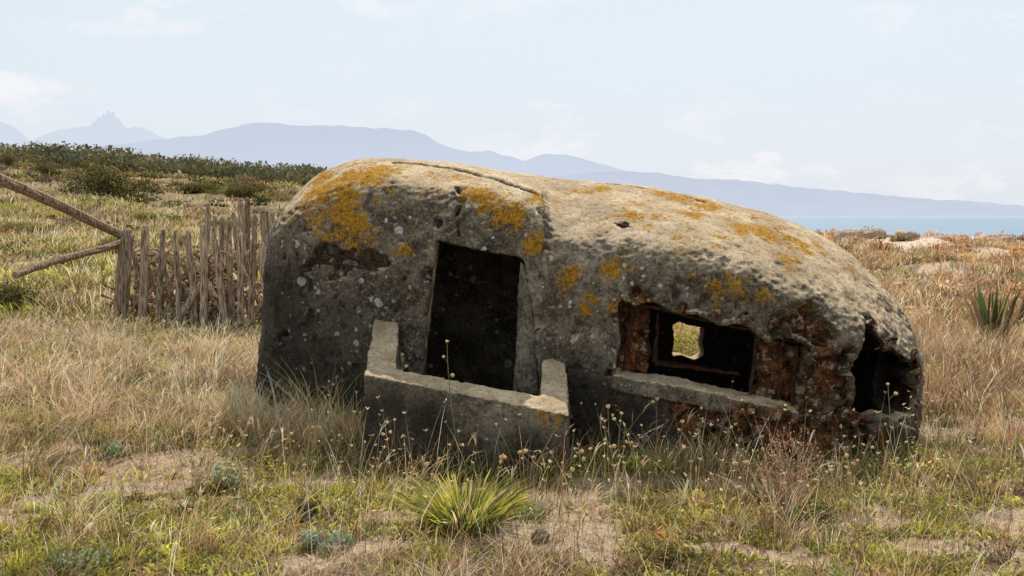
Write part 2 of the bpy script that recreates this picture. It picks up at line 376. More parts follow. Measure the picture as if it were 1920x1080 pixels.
def blobmask(bl):
    M=np.zeros(nv)
    for b in bl:
        px,py,r=b[:3]; s=b[3] if len(b)>3 else 1.0
        c,_=hit(px,py)
        if c is None: continue
        d=np.linalg.norm(co-c,axis=1)/r; M=np.maximum(M,s*np.exp(-d*d*.9))
    return M
lich=blobmask([(640,345,.36),(590,362,.24),(700,325,.24),(600,335,.24,.8),(655,425,.19,.9),(690,440,.12,.8),(755,467,.07,.8),(630,405,.16,.7),(890,362,.13,.9),(920,378,.13),(950,398,.11),(968,408,.08),(1010,372,.09),(1042,378,.07,.9),(1000,455,.09),(1065,520,.10,.8),(1105,560,.08,.8),(1150,510,.11,.8),(1100,580,.07,.7),(1130,356,.09),(1240,362,.14),(1275,372,.15),(1320,382,.16,.9),(1300,400,.14,.8),(1390,430,.14,.9),(1430,437,.18),(1500,458,.16),(1530,460,.08),(1436,553,.07),(1380,540,.11,.7),(1480,490,.12,.7),(1505,572,.07,.8),(1160,572,.07,.8),(1350,545,.09,.7),(860,330,.14,.6),(1100,360,.14,.6),(1200,400,.25,.45),(1580,490,.16,.55),(820,340,.3,.4),(1300,450,.3,.4),(1450,420,.3,.5),(1360,405,.2,.6)])
sp_=[(600,478,.09,.8),(645,486,.10),(690,490,.09),(715,492,.05),(620,470,.08,.9),(580,500,.07,.8),(1170,422,.035,.75),(1190,550,.05,.8),(1210,560,.06,.8),(1280,580,.05,.75),(1340,600,.05,.75),(1400,600,.06,.8),(1470,612,.09),(1510,600,.12),(1545,628,.11),(1520,572,.05),(1635,600,.07),(1670,655,.08),(1712,672,.07),(1720,720,.08),(1600,660,.05),(1585,690,.09,.9),(800,515,.05,.8),(822,420,.03,.8),(1010,600,.07,.75),(1000,540,.05,.7),(1530,700,.13),(1560,740,.13),(1570,800,.12),(1520,820,.11),(1620,830,.10),(1680,835,.10),(1560,860,.12),(1450,830,.08,.8),(1350,830,.08,.8),(1410,820,.08,.9),(1180,590,.05,.8),(1155,600,.05,.7),(520,640,.1,.6),(900,520,.05,.6),(1090,470,.05,.6),(1140,700,.05,.8)]
spal=blobmask(sp_)
nz=fbm(co[:,0]*7,co[:,1]*7,co[:,2]*7,5)
sm=sst(.44,.54,spal+(nz-.5)*1.6)*(spal>.12)
rust=blobmask([(a,b,r*1.15,.85) for a,b,r,*_ in sp_ if a>1180]+[(1300,775,.20,.9),(1400,800,.24,1),(1450,820,.18,.9),(1350,840,.18,.7),(1200,640,.16,.9),(1230,700,.1,.8),(1430,680,.22),(1480,700,.2),(1510,760,.2,.9),(1390,660,.12),(1320,710,.15,.8),(1190,680,.1,.8),(1010,610,.09,.7),(1004,560,.06,.5),(640,482,.08,.6),(690,490,.08,.6),(590,480,.06,.5),(1560,690,.22,.8),(1600,780,.2,.8),(1540,850,.2,.8),(1690,740,.12,.8),(1720,690,.09,.9),(1640,830,.14,.7)])
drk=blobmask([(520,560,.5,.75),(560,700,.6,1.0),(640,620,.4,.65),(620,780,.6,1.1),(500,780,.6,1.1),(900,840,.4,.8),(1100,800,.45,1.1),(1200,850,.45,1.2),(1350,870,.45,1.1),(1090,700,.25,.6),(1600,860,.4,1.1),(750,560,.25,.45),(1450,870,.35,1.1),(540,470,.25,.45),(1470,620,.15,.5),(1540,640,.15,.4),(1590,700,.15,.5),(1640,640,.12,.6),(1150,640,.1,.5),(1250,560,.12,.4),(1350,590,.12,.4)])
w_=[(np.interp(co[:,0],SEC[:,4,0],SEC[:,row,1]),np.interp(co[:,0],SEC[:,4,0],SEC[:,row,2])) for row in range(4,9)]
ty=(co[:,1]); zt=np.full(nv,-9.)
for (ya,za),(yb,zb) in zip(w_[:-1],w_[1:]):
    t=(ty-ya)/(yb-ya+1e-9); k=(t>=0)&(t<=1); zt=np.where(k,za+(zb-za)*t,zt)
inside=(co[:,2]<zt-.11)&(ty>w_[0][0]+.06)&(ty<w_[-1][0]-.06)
drk=np.where(inside,np.where(co[:,0]<.35,.0,1.1),drk)  # interior right of the doorway painted dark, standing in for unlit depth
def poly_d(pts,wob):
    P=[hit(a,b)[0] for a,b in pts]; P=[c for c in P if c is not None]; D_=np.full(nv,9.)
    for a,b in zip(P[:-1],P[1:]):
        ab=b-a; t=np.clip(((co-a)@ab)/(ab@ab),0,1); D_=np.minimum(D_,np.linalg.norm(co+(nz-.5)[:,None]*wob-(a+t[:,None]*ab),axis=1))
    return D_
cm=1-sst(.014,.036,poly_d(((740,303),(790,307),(840,316),(890,326),(940,341),(975,352),(1004,363)),.06))
cm=np.maximum(cm,1-sst(.008,.026,poly_d(((1140,345),(1200,352),(1260,362),(1320,378)),.06)))
cm=np.maximum(cm,.7*(1-sst(.006,.02,poly_d(((860,440),(850,410),(866,380),(858,350)),.08))))
gm=1-sst(.01,.05,poly_d(((1016,395),(1026,430),(1024,470),(1018,520)),.1))
x,y,z=co.T
rf_=1-.62*sst(.45,.8,no[:,2])
dis=(fbm(x*2.5,y*2.5,z*2.5,3)-.5)*.045+((fbm(x*9,y*9,z*9,4)-.5)*.030+(fbm(x*32,y*32,z*32,3)-.5)*.022)*rf_
pit=sst(.68,.78,fbm(x*14+9,y*14,z*14,2))*.018*rf_
pit=pit+sst(.66,.76,fbm(x*30+9,y*30,z*30,2))*.011*rf_
chunk=(fbm(x*16,y*16,z*16,3)-.5)*.14*sm
zsh=np.interp(x,SEC[:,3,0],SEC[:,3,2])
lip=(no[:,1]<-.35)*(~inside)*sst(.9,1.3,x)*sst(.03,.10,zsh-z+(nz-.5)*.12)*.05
dis=dis-pit-sm*.07+chunk-cm*.07-gm*.035-lip
co2=co+no*dis[:,None]; me.vertices.foreach_set('co',co2.astype(np.float32).ravel()); me.update()
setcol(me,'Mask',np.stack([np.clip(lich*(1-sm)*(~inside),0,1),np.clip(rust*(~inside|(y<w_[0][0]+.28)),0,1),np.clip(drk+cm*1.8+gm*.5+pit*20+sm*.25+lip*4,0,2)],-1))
me.polygons.foreach_set('use_smooth',np.ones(len(me.polygons),bool))
def rough_solid(name,objs_me,vox,amp,mat,parent,masks=None,base=(0,0,0)):
    o=link(name,objs_me); rm=o.modifiers.new('r','REMESH'); rm.mode='VOXEL'; rm.voxel_size=vox
    me=ev(o); bpy.data.objects.remove(o)
    n=len(me.vertices); c=np.empty(n*3,np.float32); me.vertices.foreach_get('co',c); c=c.reshape(-1,3).astype(float)
    q=np.empty(n*3,np.float32); me.vertex_normals.foreach_get('vector',q); q=q.reshape(-1,3)
    x,y,z=c.T; d=(fbm(x*6,y*6,z*6,3)-.5)*amp*2+(fbm(x*28,y*28,z*28,3)-.5)*amp*1.2
    me.vertices.foreach_set('co',(c+q*d[:,None]).astype(np.float32).ravel()); me.update()
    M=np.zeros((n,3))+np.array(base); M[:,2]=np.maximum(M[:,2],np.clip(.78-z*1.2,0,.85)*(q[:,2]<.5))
    if masks:
        for ch,px,py,Y,r in masks: M[:,ch]=np.maximum(M[:,ch],.9*np.exp(-(np.linalg.norm(c-at(px,py,Y),axis=1)/r)**2))
    setcol(me,'Mask',M); setcol(me,'Col',np.ones((n,3)))
    return link(name,me,mat,parent,smooth=True)
a=at(703,598,7.15);b=at(748,604,7.08);c=at(742,692,6.5);d=at(682,702,6.36);e=at(1068,780,5.98);f=at(1014,744,6.16);g=at(1016,668,6.72);h=at(1062,690,6.68)
a=a+(a-d)*.3;b=b+(b-c)*.3;g=g+(g-f)*.3;h=h+(h-e)*.3
top=[a,b,c,d,e,f,g,h]; bot=[np.array([p[0]+.01,p[1]-.02,-.35]) for p in top]
Fs=[(0,1,2,3),(3,2,5,4),(4,5,6,7)]; Fb=[tuple(8+k for k in q[::-1]) for q in Fs]
loop=[0,3,4,7,6,5,2,1]; Fl=[(loop[k],loop[(k+1)%8],loop[(k+1)%8]+8,loop[k]+8) for k in range(8)]
pm=bpy.data.meshes.new('parapet'); pm.from_pydata([p.tolist() for p in top+bot],[],Fs+Fb+Fl)
bm=bmesh.new(); bm.from_mesh(pm); bmesh.ops.recalc_face_normals(bm,faces=bm.faces); bm.to_mesh(pm); bm.free()
rough_solid('parapet',pm,.012,.015,CON2,bunker,[(0,1035,785,5.95,.10),(2,800,800,6.2,.25),(2,700,800,6.3,.35),(2,980,860,6.0,.25)])['label']='low three-sided concrete parapet in front of the doorway'
def slab(name,pts,depth,dz,amp=.008,mat=CON2,label=None,off=-.10,masks=None,base=(0,0,0)):
    fr=onwall(pts,off); o=prism(fr,(0,depth,dz)); me=o.data; bpy.data.objects.remove(o)
    r=rough_solid(name,me,.011,amp,mat,bunker,masks,base)
    if label:r['label']=label
slab('window_sill',[(1150,703),(1290,727),(1400,752),(1496,772),(1492,794),(1380,776),(1260,752),(1148,730)],.26,.03,.024,label='pale concrete sill under the window slot',off=-.04,masks=[(1,1400,790,6.4,.18),(1,1300,770,6.4,.14),(1,1470,790,6.4,.14)])
slab('broken_ledge',[(1622,796),(1665,790),(1712,804),(1714,832),(1625,840)],.35,.02,.03,mat=CON2,off=-.10,masks=[(2,1660,820,6.5,.4),(1,1640,830,6.5,.12)])
slab('broken_pier',[(1516,655),(1556,648),(1585,690),(1590,770),(1600,850),(1505,870),(1500,780),(1512,720)],.2,0,.09,mat=CON2,label='crumbling rust-stained pier beside the window slot',off=0.06,masks=[(1,1550,700,6.45,.3),(1,1540,820,6.45,.3),(2,1540,850,6.45,.25),(2,1590,760,6.45,.15)])
slab('rusted_infill',[(1436,640),(1460,644),(1520,658),(1512,770),(1450,760),(1430,752)],.10,0,.07,mat=CON2,label='corroded broken infill in the right part of the window slot',off=.18,base=(0,.9,.3))
slab('rusted_infill',[(1155,562),(1200,574),(1228,588),(1222,712),(1190,708),(1150,700)],.10,0,.05,mat=CON2,label='corroded jamb in the left part of the window slot',off=.18,base=(0,.8,.35))
slab('door_jamb',[(976,492),(986,500),(998,580),(1006,650),(1012,745),(964,738),(968,640)],.12,0,.018,mat=CON2,label='stained concrete jamb on the right of the doorway',off=.08,base=(0,.30,.15))
def bar(name,p,q,r=.012,flat=1,mat=RUST,off=0,label=None,wob=.01):
    p=np.array(p);q=np.array(q); P=[p+(q-p)*t+np.array([random.uniform(-wob,wob) if 0<t<1 else 0 for _ in range(3)]) for t in np.linspace(0,1,6)]
    mb=MB(); mb.tube(P,[r*random.uniform(.7,1.25) for _ in P],8,(1,1,1),flat,.15); o=mb.build(name,mat,bunker)
    if label:o['label']=label
def wp(px,py,off=0): return at(px,py,Yw(px)+.02)+np.array([0,off,0])
bar('lintel_bar',wp(1158,566,.06),wp(1350,606,.07),.014); bar('lintel_bar',wp(1345,605,.07),wp(1555,650,.05),.010)
for p,q,r in (((1166,585),(1150,700),.010),((1424,628),(1414,745),.012),((1500,650),(1494,765),.012),((1520,585),(1514,655),.008),((1455,632),(1555,655),.008),
              ((1560,600),(1558,650),.007),((1188,585),(1172,700),.014),((1470,645),(1466,755),.007)):
    bar('rebar',wp(*p,.08),wp(*q,.10),r)
for p,q,r in (((575,468),(720,497),.008),((590,490),(716,508),.007),((600,462),(598,505),.006),((1150,418),(1188,428),.006),((822,418),(824,448),.005),((1608,680),(1600,760),.01)):
    c0,_=hit(*p);c1,_=hit(*q)
    if c0 is None or c1 is None or abs(c0[1]-c1[1])>.5: c0=wp(*p,.04);c1=wp(*q,.04)
    c0=c0+np.array([0,.012,0]);c1=c1+np.array([0,.012,0]); bar('rebar',c0,c1,r,wob=.006)
def strip(name,p,q,w,d,mat,label=None,off=.03,jt=.004,col=(.75,.7,.65)):
    p=wp(*p,off);q=wp(*q,off); t=(q-p)/np.linalg.norm(q-p); s=np.cross(t,[0,1,0]); s/=np.linalg.norm(s)
    V=[];Fs=[]; n=12
    for k in range(n+1):
        c=p+(q-p)*k/n; j=[random.uniform(-jt,jt) for _ in range(4)]
        V+=[c-s*w/2+s*j[0],c+s*w/2+s*j[1],c+s*w/2+[0,d,0]+s*j[2],c-s*w/2+[0,d,0]+s*j[3]]
    for k in range(n):
        for m_ in range(4): Fs.append((4*k+m_,4*k+(m_+1)%4,4*k+4+(m_+1)%4,4*k+4+m_))
    Fs+=[(3,2,1,0),(4*n,4*n+1,4*n+2,4*n+3)]
    mb=MB(); mb.add(V,Fs,col); o=mb.build(name,mat,bunker)
    if label:o['label']=label
strip('door_frame',(819,455),(792,700),.020,.06,WOOD,'thin weathered strip on the left side of the doorway',col=(.5,.47,.43))
for p,q in (((1243,594),(1236,688)),((1236,689),(1400,712))):
    strip('window_frame',p,q,.022,.06,RUST,off=.2,jt=.01)
# ---------------------------------------------------------------- footprint test
PD=top[3]; PE=top[4]
bx=SEC[:,1,0]; byf=SEC[:,1,1]-.06; byb=SEC[:,10,1]+.05
def inb(x,y):
    i=(x>bx[0]-.05)&(x<bx[-1]+.05)&(y>np.interp(x,bx,byf))&(y<np.interp(x,bx,byb))
    xl=PD[0];xr=PE[0]; yfr=np.interp(x,[xl,xr],[PD[1],PE[1]])-.05
    return i|((x>xl-.04)&(x<xr+.04)&(y>yfr)&(y<7.5))
# ---------------------------------------------------------------- grass
class Blades:
    def __init__(s): s.V=[];s.C=[];s.n=0
    def add(s,P,h,w,lean,col,droop=.25,L=4):
        n=len(P)
        if n==0:return
        h=np.broadcast_to(h,(n,));w=np.broadcast_to(w,(n,))
        a=rng.random(n)*math.pi; S=np.stack([np.cos(a),np.sin(a)*.6,np.zeros(n)],-1)
        ts=[0,.4,.75,1.0]; ws=[.8,1,.65,.06]
        V=np.zeros((n,L*2,3)); C=np.zeros((n,L*2,3))
        for k,(t,ww) in enumerate(zip(ts,ws)):
            c=P.copy(); c[:,0]+=lean[:,0]*h*t**1.7; c[:,1]+=lean[:,1]*h*t**1.7
            c[:,2]+=h*t*(1-droop*t*np.hypot(lean[:,0],lean[:,1]))
            V[:,2*k]=c-S*(w*ww/2)[:,None]; V[:,2*k+1]=c+S*(w*ww/2)[:,None]
            cc=col*(.4+.85*t); C[:,2*k]=cc; C[:,2*k+1]=cc  # dark roots and bright tips: shade and sunlight put into the blade colour
        s.V.append(V.reshape(-1,3)); s.C.append(C.reshape(-1,3)); s.n+=n
    def build(s,name,mat,origin=None):
        V=np.concatenate(s.V); C=np.clip(np.concatenate(s.C),0,.94); b=(np.arange(s.n)*8)[:,None]
        q=np.array([[0,1,3,2],[2,3,5,4],[4,5,7,6]]).reshape(-1)
        Q=(b+q[None]).reshape(-1,4)
        if origin is not None: V=V-np.array(origin)
        o=link(name,quadmesh(name,V,Q,C),mat)
        if origin is not None:o.location=origin
        return o
pal=dict(straw=(.84,.60,.31),pale=(.94,.77,.51),pink=(.64,.43,.29),rust=(.50,.26,.12),brown=(.20,.125,.07),green=(.19,.225,.05),ygreen=(.54,.50,.09),dgreen=(.06,.08,.03),grey=(.36,.41,.28),olive=(.29,.24,.08),taupe=(.34,.25,.175))
pal={k:np.array(v) for k,v in pal.items()}
def pick(n,names,ws):
    ws=np.array(ws,float);ws/=ws.sum(); A=np.array([pal[k] for k in names]); i=rng.choice(len(names),n,p=ws)
    return A[i]*(.55+.9*rng.random((n,1)))*(1+.12*(rng.random((n,3))-.5))
def region(n,y0,y1,marg=.8,p=1.0):
    y=(y0**2+(y1**2-y0**2)*rng.random(n)**p)**.5; x=(rng.random(n)*2-1)*(.53*y+marg); return x,y
def tufts(B,xc,yc,per,h,w,names,ws,spread=.06,leanamp=.55,wind=.12,droop=.3,hj=.5,cl=.25):
    n=len(xc)
    if n==0:return
    idx=np.repeat(np.arange(n),per)
    ch=.6+.8*rng.random(n)
    hh=(np.broadcast_to(h,(n,))*ch)[idx]*(1-hj+hj*1.3*rng.random(len(idx)))
    a=rng.random(len(idx))*2*math.pi; r=np.sqrt(rng.random(len(idx)))
    sp2=np.broadcast_to(spread,(n,))[idx]
    wx=(wind+cl*rng.standard_normal(n))[idx]; wy=(cl*rng.standard_normal(n))[idx]
    x=xc[idx]+np.cos(a)*r*sp2; y=yc[idx]+np.sin(a)*r*sp2
    k=~inb(x,y); x,y,a,r,hh,idx,wx,wy=x[k],y[k],a[k],r[k],hh[k],idx[k],wx[k],wy[k]
    P=np.stack([x,y,H(x,y)-.015],-1); L=np.stack([np.cos(a)*r*leanamp+wx+.15*rng.standard_normal(len(x)),np.sin(a)*r*leanamp+wy+.15*rng.standard_normal(len(x))],-1)
    sc2=2.2 if np.mean(yc)<14 else .6
    mod=.35+1.3*fbm(xc*sc2+11,yc*sc2*1.3+5,0,3)
    tc=(pick(n,names,ws)*mod[:,None])[idx]; col=tc*(.75+.5*rng.random((len(x),1)))
    ww=np.broadcast_to(w,(n,))[idx]*(.6+.8*rng.random(len(x)))
    B.add(P,hh,ww,L,col,droop)
def leafclumps(xc,yc,n,r,rz,leaf,names,ws,VV,CC):
    cols=pick(len(xc),names,ws)
    for q in range(len(xc)):
        R=r[q]; m_=n; dv=rng.standard_normal((m_,3)); dv/=np.linalg.norm(dv,axis=1)[:,None]; dv[:,2]=np.abs(dv[:,2])
        P=np.array([xc[q],yc[q],ZC[q]])+dv*np.array([R,R,R*rz])*(rng.random((m_,1))**.45)*(.6+.8*rng.random((m_,1)))
        s=leaf[q]; a=rng.standard_normal((m_,3))*s; b=rng.standard_normal((m_,3))*s*.45
        VV.append(np.stack([P-a,P-b,P+a,P+b],1).reshape(-1,3))
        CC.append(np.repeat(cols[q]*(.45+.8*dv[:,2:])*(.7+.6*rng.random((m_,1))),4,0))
dry=Blades(); grn_=Blades(); stk=Blades()
x,y=region(7500,3.6,8.0); s=sandiness(x,y); gg=greenness(x,y); pt=fbm(x*2.2+70,y*3,0,3); k=(rng.random(len(x))<1-.92*sst(.50,.55,s))
x,y,gg,pt=x[k],y[k],gg[k],pt[k]; isg=rng.random(len(x))<sst(.43,.53,gg)*.92
k=isg&(rng.random(len(x))<.4+.6*sst(.4,.5,pt)); tufts(grn_,x[k],y[k],14,.05+.06*rng.random(k.sum()),.0058,['green','ygreen','olive','straw'],[2,4,1.5,.8],.06,1.0)
k=(~isg)&(rng.random(len(x))<.15+.85*sst(.43,.55,pt)); tufts(dry,x[k],y[k],13,.07+.16*sst(.4,.62,pt[k]),.0036,['straw','pale','pink','brown','rust','taupe'],[3,2,2.5,2.5,1.5,2],.07,.9,cl=.35)
x,y=region(4200,3.6,7.5)
tufts(stk,x,y,2,.14+.26*rng.random(len(x))**1.5,.0027,['straw','pink','brown','pale','rust'],[2,3,3,1.8,2],.05,.35,hj=.6)
x,y=region(8600,5.6,14); lf=(1-sst(-1.6,-.9,x))*sst(5.6,7.2,y+fbm(x,y)*1.2-.6)
big=fbm(x*1.6,y*1.6+50,0,3); k=(rng.random(len(x))<lf*(.12+.88*sst(.43,.52,big))); xl,yl=x[k],y[k]; hh=(.12+.34*sst(.38,.62,fbm(xl*1.8+7,yl*1.8+20,0,3)))*(1-.5*sst(9.5,12.5,yl))
tufts(dry,xl,yl,17,hh,.0049,['straw','pale','pink','brown','rust','taupe'],[3,3.5,3.5,1.5,1,2.5],.13,1.0,wind=.25,droop=.38,cl=.45)
x,y=region(3000,5.8,14); k=(x<-1.3)&(greenness(x,y)>.45); tufts(grn_,x[k],y[k],16,.13,.006,['green','ygreen','olive'],[2,3,2],.12,.9)
x,y=region(7500,6.0,15); k=((x>3.15)|((y>9.8)&(x>-2)))&(rng.random(len(x))<.3+.7*sst(.40,.52,fbm(x*1.5+4,y*1.5,0,3))); xr,yr=x[k],y[k]; hh=.14+.36*sst(.35,.62,fbm(xr*1.5+8,yr*1.5,0,3))
tufts(dry,xr,yr,17,hh,.0048,['straw','rust','pink','brown','pale','taupe'],[2.6,4,2,3,1,2],.12,.9,droop=.3,cl=.42)
k=(x>2.9)&(y<8.5)&(greenness(x,y)>.47); tufts(grn_,x[k],y[k],12,.12,.005,['green','ygreen','olive'],[1.5,2,1.5],.1,.8)
x,y=region(6500,4.2,13); k=((x<-1.4)&(y>6))|(x>3.2)|(rng.random(len(x))<.25); x,y=x[k],y[k]; k=~inb(x,y)&(rng.random(len(x))<.3+.7*sst(.4,.55,fbm(x*1.3,y*1.3,0,3)));x,y=x[k],y[k]
n=len(x); hh=(.18+.34*rng.random(n))*(1-.4*sst(9.5,12.5,y)); L=np.stack([.25+.34*rng.standard_normal(n),.28*rng.standard_normal(n)],-1); P=np.stack([x,y,H(x,y)-.01],-1); cc=pick(n,['straw','pale','pink','brown'],[2,2,3,1.5])
stk.add(P,hh,.0026,L,cc,.2)
tip=P+np.stack([L[:,0]*hh*.8**1.7,L[:,1]*hh*.8**1.7,hh*.8*(1-.2*.8*np.hypot(L[:,0],L[:,1]))],-1)
for q in range(2): stk.add(tip+rng.standard_normal((n,3))*.004,hh*.2,.007,L*1.2+.2*rng.standard_normal((n,2)),cc*1.05,.2)
n=480; x=rng.uniform(-1.8,3.6,n); y=rng.uniform(4.5,6.6,n); k=~inb(x,y); x,y=x[k],y[k]; n=len(x)
hh=.2+.38*rng.random(n)**1.3; L=.28*rng.standard_normal((n,2)); P=np.stack([x,y,H(x,y)-.01],-1); cc=pick(n,['straw','olive','pink','pale'],[2,2,1,1]); stk.add(P,hh,.003,L,cc,.15)
tip=P+np.stack([L[:,0]*hh,L[:,1]*hh,hh*(1-.15*np.hypot(L[:,0],L[:,1]))],-1)
for q in range(4): stk.add(tip+rng.standard_normal((n,3))*.002-np.array([0,0,.006]),.013,.010,rng.standard_normal((n,2))*.8,pick(n,['straw','pink','pale'],[2,1,2]),.1)
xx=rng.uniform(-1.5,3.1,700); yy=np.interp(xx,bx,byf)-np.abs(rng.standard_normal(700))*.2-.03; yy=np.where((xx>PD[0])&(xx<PE[0]),np.interp(xx,[PD[0],PE[0]],[PD[1],PE[1]])-.05-np.abs(rng.standard_normal(700))*.16,yy)
tufts(grn_,xx,yy,11,.08+.14*rng.random(700)**1.8,.005,['green','olive','dgreen','straw'],[2,2,4,1],.07,.9)  # mostly dark green: the bunker's foot shadow is put into the grass colour
xx=rng.uniform(-2.2,-1.0,120); yy=np.interp(xx,bx,byf)-rng.random(120)*.5; tufts(dry,xx,yy,16,.2+.2*rng.random(120),.004,['straw','pale','pink'],[2,2,2],.08,.8)
x,y=region(19000,13,42,3); R=px_of(x,y)>950; k=R&((fbm(x*.35,y*.35+3)<.45)|(y<22))
tufts(dry,x[k],y[k],7,.2+.24*rng.random(k.sum()),.017,['straw','rust','pink','brown','pale','olive','taupe'],[2.2,3.5,2,3,1,1.2,1.5],.24,.7,cl=.35)
k=(~R)&(rng.random(len(x))<.2+.8*sst(.4,.55,fbm(x*.5,y*.5+8,0,3))); tufts(dry,x[k],y[k],7,.2+.2*rng.random(k.sum()),.017,['straw','pale','pink','brown'],[3,1.5,2,2.5],.25,.6)
k=(x<0)&(greenness(x*.4,y*.4)>.46); tufts(grn_,x[k],y[k],8,.22,.025,['green','ygreen','olive'],[2,2,3],.3,.8)
x,y=region(8000,40,105,6,1.0); k=(x<0)&(rng.random(len(x))<.7); tufts(dry,x[k],y[k],5,.35,.06,['straw','brown','pink','olive'],[2,2,1,2.5],.6,.7)
k=(x>0)&(y<65)&(fbm(x*.2,y*.2+3)>.55); tufts(dry,x[k],y[k],8,.3,.05,['straw','rust','brown'],[2,2,2],.5,.7)
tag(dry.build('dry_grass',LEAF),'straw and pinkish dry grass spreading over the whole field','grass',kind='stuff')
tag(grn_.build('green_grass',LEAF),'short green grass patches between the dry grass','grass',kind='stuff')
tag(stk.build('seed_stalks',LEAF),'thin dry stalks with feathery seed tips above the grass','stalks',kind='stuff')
gc=Blades(); x,y=region(85000,3.6,8.5); k=(rng.random(len(x))<sst(.42,.52,greenness(x,y)))&(sandiness(x,y)<.55)&~inb(x,y); x,y=x[k],y[k]; n=len(x)
gc.add(np.stack([x,y,H(x,y)],-1),.018+.025*rng.random(n),.015,rng.standard_normal((n,2))*.9,pick(n,['ygreen','green','rust','grey'],[5,2.5,1,.7])*(.5+1.0*fbm(x*6,y*6,0,2)[:,None]),.3)
x,y=region(40000,3.6,8.5); k=~inb(x,y)&(sandiness(x,y)<.62); x,y=x[k],y[k]; n=len(x)
gc.add(np.stack([x,y,H(x,y)+.004],-1),.02+.03*rng.random(n),.006,rng.standard_normal((n,2))*1.6,pick(n,['brown','rust','pale','straw'],[3.5,2,2,2]),.6)
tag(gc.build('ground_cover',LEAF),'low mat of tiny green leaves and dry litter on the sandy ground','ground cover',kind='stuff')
VV=[];CC=[]
x,y=region(1350,3.8,12.5); k=~inb(x,y)&(sandiness(x,y)<.57); x,y=x[k],y[k]; ZC=H(x,y); n=len(x)
leafclumps(x,y,110,.05+.12*rng.random(n)**1.5*(1+.9*sst(6,10,y)),.9,.007+.002*y/6,['ygreen','olive','brown','green','grey','rust','taupe','dgreen'],[2.4,2.5,3,2,.6,1.2,2.5,1],VV,CC)
x,y=region(900,16,85,2); k=(px_of(x,y)<700); x,y=x[k],y[k]; ZC=H(x,y); n=len(x)
leafclumps(x,y,110,(.3+.5*rng.random(n))*(.6+y/110),.5,.02+.0010*y,['olive','dgreen','brown','taupe','green'],[3,1.5,3,1.5,1],VV,CC)
x,y=region(650,14,58,2); k=(px_of(x,y)>1250); x,y=x[k],y[k]; ZC=H(x,y); n=len(x)
leafclumps(x,y,90,(.2+.4*rng.random(n)),.7,.02+.0008*y,['rust','brown','olive','pink'],[3,2.5,1.5,2],VV,CC)
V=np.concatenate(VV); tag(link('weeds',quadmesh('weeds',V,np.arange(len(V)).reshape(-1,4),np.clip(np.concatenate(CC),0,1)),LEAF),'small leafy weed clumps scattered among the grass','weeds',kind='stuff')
# ---------------------------------------------------------------- fence
def zg(x,y): return float(H(x,y))
def stake(px,ty,Y,r,parent,lean=0,name='stake',dk=1.0):
    t=at(px,ty,Y); z0=zg(t[0],Y)-.2; mb=MB(); hh=t[2]-z0; w1=random.uniform(-.02,.02)
    P=[(t[0]-lean*(1-k)+w1*math.sin(k*3.1),Y+random.uniform(-.01,.01),z0+hh*k) for k in (0,.2,.4,.6,.8,.95,1)]
    sh=random.uniform(.5,1.15)*dk; mb.tube(P,[r,r*1.02,r*.98,r,r*.95,r*.9,r*random.uniform(.3,.75)],7,(sh,sh*.95,sh*.89),.75,.14)
    return mb.build(name,WOOD,parent)
pf=empty('pole_fence',at(225,520,13.6),'grey corner post with two slanting log rails running off to the left','fence'); pfl=np.array(pf.location)
def rel(o): o.location=-pfl
o=stake(240,430,13.3,.10,pf,.17,'post',.7); rel(o)
def pole(p,q,r0,r1,parent):
    mb=MB(); p=np.array(p);q=np.array(q); N=14; P=[p+(q-p)*t+np.array([0,0,.018*math.sin(t*5)+random.uniform(-.004,.004)]) for t in np.linspace(0,1,N)]
    mb.tube(P,[(r0+(r1-r0)*t)*random.uniform(.92,1.08) for t in np.linspace(0,1,N)],9,(.68,.61,.53),1,.12); return mb.build('rail',WOOD,parent)
rel(pole(at(-30,325,11.4),at(228,438,13.5),.070,.062,pf)); rel(pole(at(28,516,11.6),at(228,452,13.45),.045,.060,pf))
sf=empty('stake_fence',(0,0,0),'row of upright grey wooden stakes left of the bunker, nearer row','fence')
for px,ty,Y in ((252,470,13.9),(272,424,13.2),(306,430,13.1),(328,432,13.1),(352,432,13.0),(380,420,12.9),(404,448,12.8),(449,430,12.7),(474,450,12.6),(490,455,12.5)):
    stake(px,ty,Y,random.uniform(.042,.064),sf,random.uniform(-.16,.16))
for k in range(14):
    px=random.uniform(258,492); Y=13.4-(px-260)/230*.8+random.uniform(-.2,.25); ty=random.uniform(455,530); stake(px,ty,Y,random.uniform(.028,.048),sf,random.uniform(-.95,.95))
sb=empty('stake_fence',(0,0,0),'closely set taller stakes behind, reaching back beside the bunker','fence')
for k in range(12):
    px=390+k*12.2+random.uniform(-4,4); stake(px,random.uniform(370,400)-(0 if k>4 else -10),16.5+k*.28,random.uniform(.045,.065),sb,random.uniform(-.15,.15))
br=MB()
for k in range(150):
    t=random.random(); px=250+t*245; Y=13.7-t*1.0+random.uniform(-.15,.6)
    z=random.random()**1.3*.88; c0=at(px,600,Y); c0[2]=zg(c0[0],Y)+z; a=random.uniform(0,math.pi); ln=random.uniform(.3,1.0); bend=random.uniform(-.32,.32)
    P=[c0+np.array([math.cos(a)*ln*(s-.5)+bend*.3*math.sin(s*6),.25*(s-.5)*math.sin(k),math.sin(a)*ln*(s-.5)*.8+bend*(1-(2*s-1)**2)]) for s in np.linspace(0,1,9)]
    sh=random.uniform(.3,1.4); br.tube(P,[random.uniform(.012,.036)*(1-.4*s) for s in np.linspace(0,1,9)],6,(sh*1.0,sh*.84,sh*.72),1,.12)
tag(br.build('brushwood',WOOD),'tangle of curved dry branches piled between the wooden stakes','branches',kind='stuff')
